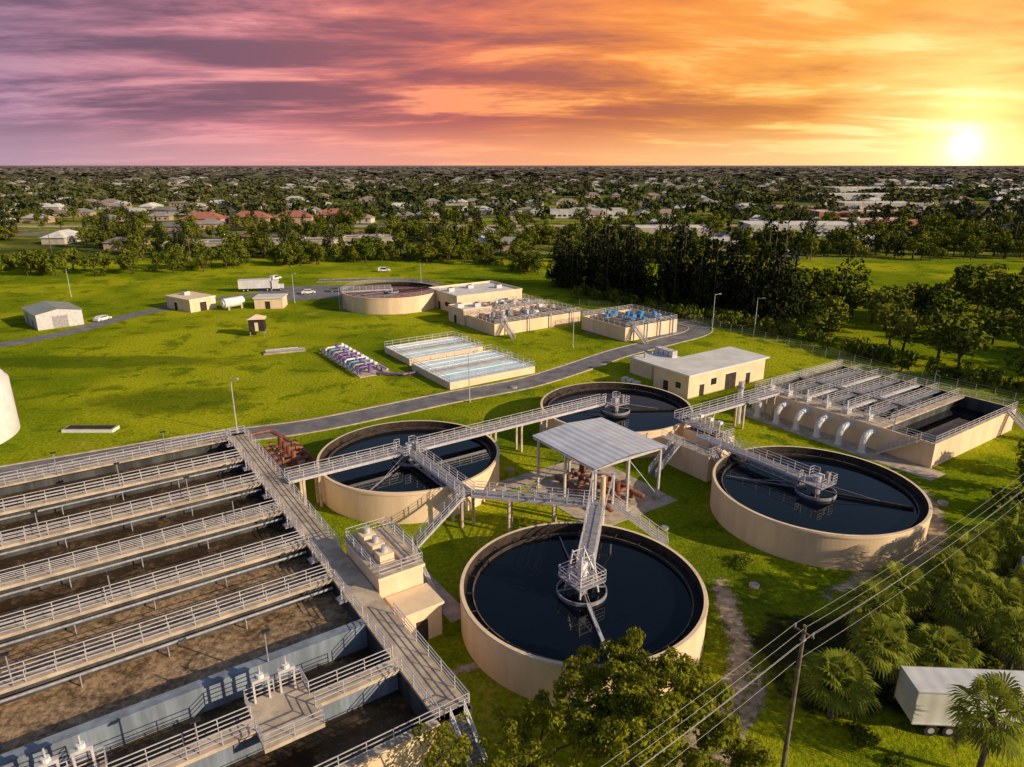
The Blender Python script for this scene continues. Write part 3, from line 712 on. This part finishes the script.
edge=[(-330,300),(-230,262),(-160,255),(-120,268),(-86,285),(-48,300),(-10,282),(18,250)]
for i in range(len(edge)-1):
    L=math.dist(edge[i],edge[i+1])
    for k in range(int(L/2.1)):
        t=R(0,1);x=edge[i][0]*(1-t)+edge[i+1][0]*t;y=edge[i][1]*(1-t)+edge[i+1][1]*t+R(0,18);h=R(4,10)
        inst('broadleaf_tree' if h>6 else 'shrub',random.choice(BR if h>6 else SH),x,y,h*1.2 if h>6 else h*.7,h if h>6 else h*.7)
for k in range(1150):
    y=R(295,520)if k%3 else R(290,400);x=R(-.82,.82)*y
    if not treeok(x,y) or mnoise.noise(Vector((x*.014,y*.014,3)))<-.16: continue
    h=R(5,12)
    if random.random()<.12: inst('pine_tree',random.choice(PN),x,y,h*2,h*1.9)
    else: inst('broadleaf_tree',random.choice(BR),x,y,h*1.3,h)
def clumps(n,y0,y1,w,h,nl,size,thr,flat=1.):
    base=[leaves([(R(-.3,.3),R(-.3,.3),R(.3,.6),R(.22,.4)) for _ in range(4)],nl,size) for _ in range(6)]
    out=[]
    yy=np.exp(rng.uniform(math.log(y0),math.log(y1),n));xx=rng.uniform(-.84,.84,n)*yy
    for x,y in zip(xx,yy):
        if not treeok(x,y): continue
        if mnoise.noise(Vector((x*.005,y*.011,1)))+.6*mnoise.noise(Vector((x*.03,y*.03,5)))<thr: continue
        s=R(.6,1.4);b=base[random.randrange(6)];t=R(0,6.28);c,s2=math.cos(t),math.sin(t)
        q=b.copy();X=q[...,0]*c-q[...,1]*s2;Y=q[...,0]*s2+q[...,1]*c
        out.append(np.stack([X*w*s*flat+x,Y*w*s+y,q[...,2]*h*s*R(.7,1.25)],-1))
    return np.concatenate(out)
V=np.concatenate([clumps(1500,480,900,11,10,50,.16,-.05),clumps(5600,750,2200,14,10,26,.2,-.03,1.2),clumps(7500,1800,9000,45,12,18,.24,-.12,1.8)])
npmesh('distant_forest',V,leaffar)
# ---------------------------------------------------------------- town
def house_mesh(w,d,h,wc,rc):
    m=MB();m.box(-w/2,w/2,-d/2,d/2,0,h,wc);o=.7;k=min(w,d)/2
    m.add([(-w/2-o,-d/2-o,h),(w/2+o,-d/2-o,h),(w/2+o,d/2+o,h),(-w/2-o,d/2+o,h),(-w/2+k,0,h+k*.5),(w/2-k,0,h+k*.5)],[(0,1,5,4),(1,2,5),(2,3,4,5),(3,0,4)],rc)
    for x in(-w*.3,w*.05,w*.3): m.box(x,x+1.3,-d/2-.04,-d/2,1,2.3,glass)
    m.box(-w*.12,-w*.12+1,-d/2-.04,-d/2,0,2.1,brown)
    me=bpy.data.meshes.new('house');me.from_pydata(m.v,[],m.f)
    for q in m.mats: me.materials.append(q)
    me.polygons.foreach_set('material_index',m.m);return me
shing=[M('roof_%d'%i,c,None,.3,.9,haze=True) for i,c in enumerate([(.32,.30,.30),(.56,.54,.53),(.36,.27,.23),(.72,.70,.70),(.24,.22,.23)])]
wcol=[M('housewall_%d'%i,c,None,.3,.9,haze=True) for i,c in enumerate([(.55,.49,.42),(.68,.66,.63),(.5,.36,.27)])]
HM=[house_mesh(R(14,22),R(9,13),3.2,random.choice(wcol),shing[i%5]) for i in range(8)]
y0=345
while y0<2600:
    step=40+y0*.024
    for k in range(44):
        x=(k-22+R(-.3,.3))*y0*.038+R(-8,8);y=y0+R(-.4,.4)*step+.06*x
        if not treeok(x,y) or random.random()<.36 or abs(x)>y*.8: continue
        if -190<x<-20 and y<480: continue
        if y<520 and random.random()<.45: continue
        s=1+max(0,y-900)/2500
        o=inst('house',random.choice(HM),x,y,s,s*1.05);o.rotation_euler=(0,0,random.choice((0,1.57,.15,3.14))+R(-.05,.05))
    y0+=step*1.25
def bigb(name,x,y,w,d,h,wall,roof,ang=0.):
    building(name,-w/2,w/2,-d/2,d/2,h,wall,roof,.4,mw=loc(x,y,ang),doors=(('b',-1,3,2.8),),wins=tuple(('b',-w/2+2+i*4,2.5,1.2,2.6) for i in range(int(w/4)) ),acs=4,parapet=True)
terra=M('terracotta',(.44,.18,.11),(.33,.12,.08),.4,.85)
bigb('shopping_building',175,420,70,28,6,wcol[1],roofw,-.05);bigb('shopping_building',90,395,40,22,6,wcol[0],roofw)
bigb('brick_building',262,520,80,26,7,terra,roofw);bigb('brick_building',235,455,46,20,6,terra,roofw,.1)
bigb('warehouse',400,800,120,40,8,wcol[1],roofw);bigb('warehouse',60,560,60,22,6,wcol[1],shing[1]);bigb('warehouse',520,1000,150,50,9,wcol[1],roofw);bigb('warehouse',330,640,70,30,7,wcol[0],roofw)
THM=house_mesh(26,16,6,wcol[2],terra)
for x,y in((-178,478),(-150,484),(-205,468),(-128,505)):
    o=inst('tile_roof_house',THM,x,y,1,1);o.rotation_euler=(0,0,R(-.2,.2))
bigb('warehouse',-150,338,34,14,4,wcol[0],shing[4],.1);bigb('warehouse',-105,346,34,14,4,wcol[0],shing[4],.1);bigb('warehouse',-72,362,30,12,4,wcol[0],shing[4],.1)
m=MB();ribbon(m,[(-600,380),(-300,412),(0,421),(170,418),(400,452),(700,520)],9,.03,asph);ribbon(m,[(-600,392),(-300,424),(0,432),(170,430)],8,.034,asph)
m.make('highway')
m=MB();ribbon(m,[(-700,470),(0,478),(800,500)],12,.04,conc);ribbon(m,[(120,300),(160,400),(230,700),(300,1400)],9,.05,asph);m.make('street')
# ---------------------------------------------------------------- vehicles
def wheel(m,x,y,r=.36,w=.25): m.tube([(x,y-w/2,r),(x,y+w/2,r)],r,dark,14);m.tube([(x,y-w/2-.01,r),(x,y+w/2+.01,r)],r*.5,alum,10)
def car(name,x,y,ang,paint,suv=False):
    m=MB();prof=[(-2.25,.35),(2.2,.35),(2.25,.75),(1.3,.95),(.75,1.45),(-1.2,1.5),(-1.9,1.0),(-2.25,.95)]
    if suv: prof=[(-2.3,.4),(2.3,.4),(2.3,1.0),(1.2,1.1),(.6,1.8),(-2.1,1.8),(-2.3,1.1)]
    n=len(prof);w=.88
    vs=[(p[0],-w*(1 if p[1]<1.2 else .85),p[1]) for p in prof]+[(p[0],w*(1 if p[1]<1.2 else .85),p[1]) for p in prof]
    m.add(vs,[(i,(i+1)%n,n+(i+1)%n,n+i) for i in range(n)]+[tuple(range(n))[::-1],tuple(range(n,2*n))],paint)
    zt=1.7 if suv else 1.4
    for s_ in(-1,1): m.add([(1.0,s_*.89,1.08),(-1.5,s_*.89,1.08),(-1.2,s_*.82,zt),(.62,s_*.82,zt)],[(0,1,2,3)],glass)
    m.add([(1.27,-.7,1.03),(1.27,.7,1.03),(.8,.66,zt),(.8,-.66,zt)],[(0,1,2,3)],glass)
    for wx in(-1.4,1.4):
        for wy in(-.8,.8): wheel(m,wx,wy)
    return m.make(name,loc(x,y,ang))
blk=M('grey_paint',(.12,.13,.15),None,1,.3);red=M('red_paint',(.4,.04,.03),None,1,.3)
car('parked_car',-50,268,0.1,white,True);car('pickup_truck',-86,248,1.2,white,True);car('parked_car',-58,224,.3,blk);car('parked_car',-66,220,.3,white);car('parked_car',-53,227,.3,red)
car('parked_car',30,172,1.2,white,True);car('parked_car',-110,180,1.3,white)
for k in range(16): car('car_on_road',-380+k*46+R(-12,12),0,.05,random.choice((white,blk,red))).location.y=405+(7 if k%2 else 18)+(k-4)*.9
def trailer(name,mw,L=13.5,tractor=False,W=2.6):
    m=MB();m.box(-L/2,L/2,-W/2,W/2,1.15,4.0,trailroof)
    for z in(1.15,3.95): 
        for s_ in(-1,1): m.beam((-L/2,s_*(W/2+.02),z),(L/2,s_*(W/2+.02),z),.09,alum)
    for s_ in(-1,1):
        for x in(-L/2,L/2): m.beam((x,s_*W/2,1.1),(x,s_*W/2,4.05),.1,alum)
    m.box(-L/2+.5,L/2-.5,-.5,.5,.85,1.14,dark)
    for wx in(-L/2+1.5,-L/2+2.8):
        for wy in(-1.05,1.05): wheel(m,wx,wy,.5,.4)
    if not tractor:
        for wy in(-.8,.8): m.beam((L/2-2.5,wy,0),(L/2-2.5,wy,1.1),.15,steel)
    else:
        m.box(L/2+.5,L/2+2.6,-1.2,1.2,.8,3.5,white);m.box(L/2+2.6,L/2+4,-1,1,.8,2.1,white);m.add([(L/2+2.62,-1,2.2),(L/2+2.62,1,2.2),(L/2+2.62,1,3.2),(L/2+2.62,-1,3.2)],[(0,1,2,3)],glass)
        for wx in(L/2-1,L/2+.3,L/2+3.2):
            for wy in(-1,1): wheel(m,wx,wy,.5,.35)
    return m.make(name,mw)
trailer('semi_trailer',loc(36.0,40.8,-.06))
trailer('semi_truck',loc(-85,225,.2),10,True)
trailer('cargo_trailer',loc(50.8,57.8,1.0),7)
# ---------------------------------------------------------------- fence, poles, lamps
m=MB();fp=[(20,200),(44,186),(53,170),(62,155),(70,141),(77,128),(88,113),(102,101)]
for p,q in zip(fp[:-1],fp[1:]):
    L=math.dist(p,q);k=int(L/3)
    for i in range(k): 
        t=i/k;x,y=p[0]*(1-t)+q[0]*t,p[1]*(1-t)+q[1]*t;m.beam((x,y,0),(x,y,2.1),.07,steel)
    for z in(.1,.6,1.1,1.6,2.05): m.beam((*p,z),(*q,z),.035,steel)
m.make('chain_link_fence')
def upole(x,y,h,ang,name='utility_pole',arm=1.2):
    m=MB();m.cyl(0,0,.17,0,h,wood,12,.11);m.beam((-.05,-arm,h-.5),(-.05,arm,h-.5),.1,wood)
    for yy in(-arm+.1,0,arm-.1): m.cyl(0,yy,.05,h-.45,h-.2,alum,8)
    m.beam((0,0,h-1),(0,0,h-1.1),.3,steel)
    m.make(name,loc(x,y,ang))
dv=Vector((29.6,22,0)).normalized();pn=Vector((-dv.y,dv.x,0));P0=Vector((18.3,36,0));Pa=P0+dv*46;Pb=P0-dv*46
for P in(P0,Pa,Pb): upole(P.x,P.y,12.6,math.atan2(dv.y,dv.x),arm=.7)
m=MB()
for off,z in((-.6,12.4),(0,12.4),(.6,12.4),(.15,11.2),(.15,9.9)):
    for S_,E_ in((Pb,P0),(P0,Pa)):
        pts=[]
        for i in range(17):
            t=i/16;q=S_.lerp(E_,t)+pn*off;pts.append((q.x,q.y,z-.9*4*t*(1-t)))
        m.tube(pts,.014,cable,4)
m.make('power_lines')
def slamp(x,y,h=8,name='street_lamp'):
    m=MB();m.cyl(0,0,.1,0,h,alum,8,.06);m.beam((0,0,h-.1),(1.2,0,h),.08,alum);m.box(1.0,1.7,-.15,.15,h-.02,h+.12,alum);m.cyl(0,0,.25,0,.3,conc,10)
    m.make(name,loc(x,y,R(-1,1)))
for x,y in((-43,99.5),(-7.5,114),(14,152),(51,170),(-140,215),(-118,140),(-66,205),(-30,225),(60,165)): slamp(x,y,9)
for x,y in ((-140,300),(-60,310),(130,300),(160,330),(-220,330),(60,330)): upole(x,y,11,.2)
# ---------------------------------------------------------------- sky + sun
w=bpy.data.worlds.new('World');scene.world=w;w.use_nodes=True;nt=w.node_tree;bg=nt.nodes['Background'];out=nt.nodes['World Output']
w.cycles.sampling_method='MANUAL';w.cycles.sample_map_resolution=512
tosun=Vector((.92,-.39,0)).normalized();elev=math.radians(22)
az=math.atan2(tosun.x,tosun.y)
sky=nt.nodes.new('ShaderNodeTexSky');sky.sky_type='NISHITA';sky.sun_disc=False;sky.sun_elevation=elev;sky.sun_rotation=az
nt.links.new(sky.outputs[0],bg.inputs[0]);bg.inputs[1].default_value=.10
tc=nt.nodes.new('ShaderNodeTexCoord').outputs['Generated']
d=vmath(nt,'NORMALIZE',tc);sx=nt.nodes.new('ShaderNodeSeparateXYZ');nt.links.new(d,sx.inputs[0]);z=sx.outputs[2]
SD=(.531,.847,.0217)
dot=vmath(nt,'DOT_PRODUCT',d,SD);dp=fm(nt,'MAXIMUM',dot,0.0)
zz=fm(nt,'ADD',fm(nt,'MAXIMUM',z,0.0),.10)
cb=nt.nodes.new('ShaderNodeCombineXYZ');nt.links.new(fm(nt,'DIVIDE',sx.outputs[0],zz),cb.inputs[0]);nt.links.new(fm(nt,'DIVIDE',sx.outputs[1],zz),cb.inputs[1])
pv=vmath(nt,'MULTIPLY',cb.outputs[0],(.50,1.0,1))
n1=noise(nt,pv,1.0,7,.64,.35);n2=noise(nt,vmath(nt,'ADD',pv,(7,3,2)),.36,2,.5)
cl=fm(nt,'ADD',fm(nt,'MULTIPLY',n1,.68),fm(nt,'MULTIPLY',n2,.32))
cf=mrange(nt,cl,.43,.58)
cf=fm(nt,'MULTIPLY',cf,mrange(nt,z,0.,.08,.15,1.))
hl=mrange(nt,n1,.48,.37)
bright=ramp(nt,dp,[(.0,(.30,.24,.36)),(.40,(.44,.24,.35)),(.62,(.76,.26,.30)),(.80,(.92,.24,.14)),(.92,(1.0,.33,.07)),(.985,(1.0,.43,.09)),(1.,(1.1,.70,.25))])
darkc=ramp(nt,dp,[(.0,(.13,.12,.18)),(.40,(.145,.10,.165)),(.62,(.24,.115,.16)),(.80,(.38,.12,.13)),(.92,(.48,.15,.09)),(.985,(.60,.21,.06)),(1.,(.85,.42,.14))])
lit=ramp(nt,dp,[(.0,(.36,.28,.40)),(.40,(.54,.30,.40)),(.62,(.95,.38,.36)),(.80,(1.1,.38,.18)),(.92,(1.2,.56,.15)),(.985,(1.2,.76,.25)),(1.,(1.2,.95,.5))])
col=mixc(nt,fm(nt,'MULTIPLY',hl,.8),bright,lit)
col=mixc(nt,cf,col,darkc)
hazec=ramp(nt,dp,[(.0,(.45,.36,.46)),(.40,(.58,.38,.46)),(.70,(.86,.46,.40)),(.88,(1.05,.56,.30)),(1.,(1.2,.85,.45))])
col=mixc(nt,fm(nt,'MULTIPLY',mrange(nt,z,.06,.0),.55),col,hazec)
g1=fm(nt,'POWER',dp,900.);g2=fm(nt,'POWER',dp,90.);g3=fm(nt,'POWER',dp,7000.)
glow=mixc(nt,1.,mixc(nt,1.,vmath(nt,'SCALE',(.8,.6,.25),s=g1),vmath(nt,'SCALE',(.35,.18,.03),s=g2),'ADD'),vmath(nt,'SCALE',(2.,1.8,1.3),s=g3),'ADD')
col=mixc(nt,1.,col,glow,'ADD')
bg2=nt.nodes.new('ShaderNodeBackground');nt.links.new(col,bg2.inputs[0]);bg2.inputs[1].default_value=1.
mx=nt.nodes.new('ShaderNodeMixShader');nt.links.new(mrange(nt,z,.21,.36),mx.inputs[0]);nt.links.new(bg2.outputs[0],mx.inputs[1]);nt.links.new(bg.outputs[0],mx.inputs[2])
nt.links.new(mx.outputs[0],out.inputs[0])
sl=bpy.data.lights.new('sun','SUN');sl.energy=5;sl.angle=math.radians(.5);sl.color=(1,.80,.52);so=link(bpy.data.objects.new('sun',sl))
dirv=-Vector((tosun.x*math.cos(elev),tosun.y*math.cos(elev),math.sin(elev)));so.rotation_euler=dirv.to_track_quat('-Z','Y').to_euler()
c=bpy.data.cameras.new('camera');co=link(bpy.data.objects.new('camera',c));co.location=(0,0,40)
co.rotation_euler=(math.radians(90)-math.atan(219/683.),0,0);c.sensor_width=36;c.lens=683/1024*36;c.clip_start=.5;c.clip_end=60000
scene.camera=co
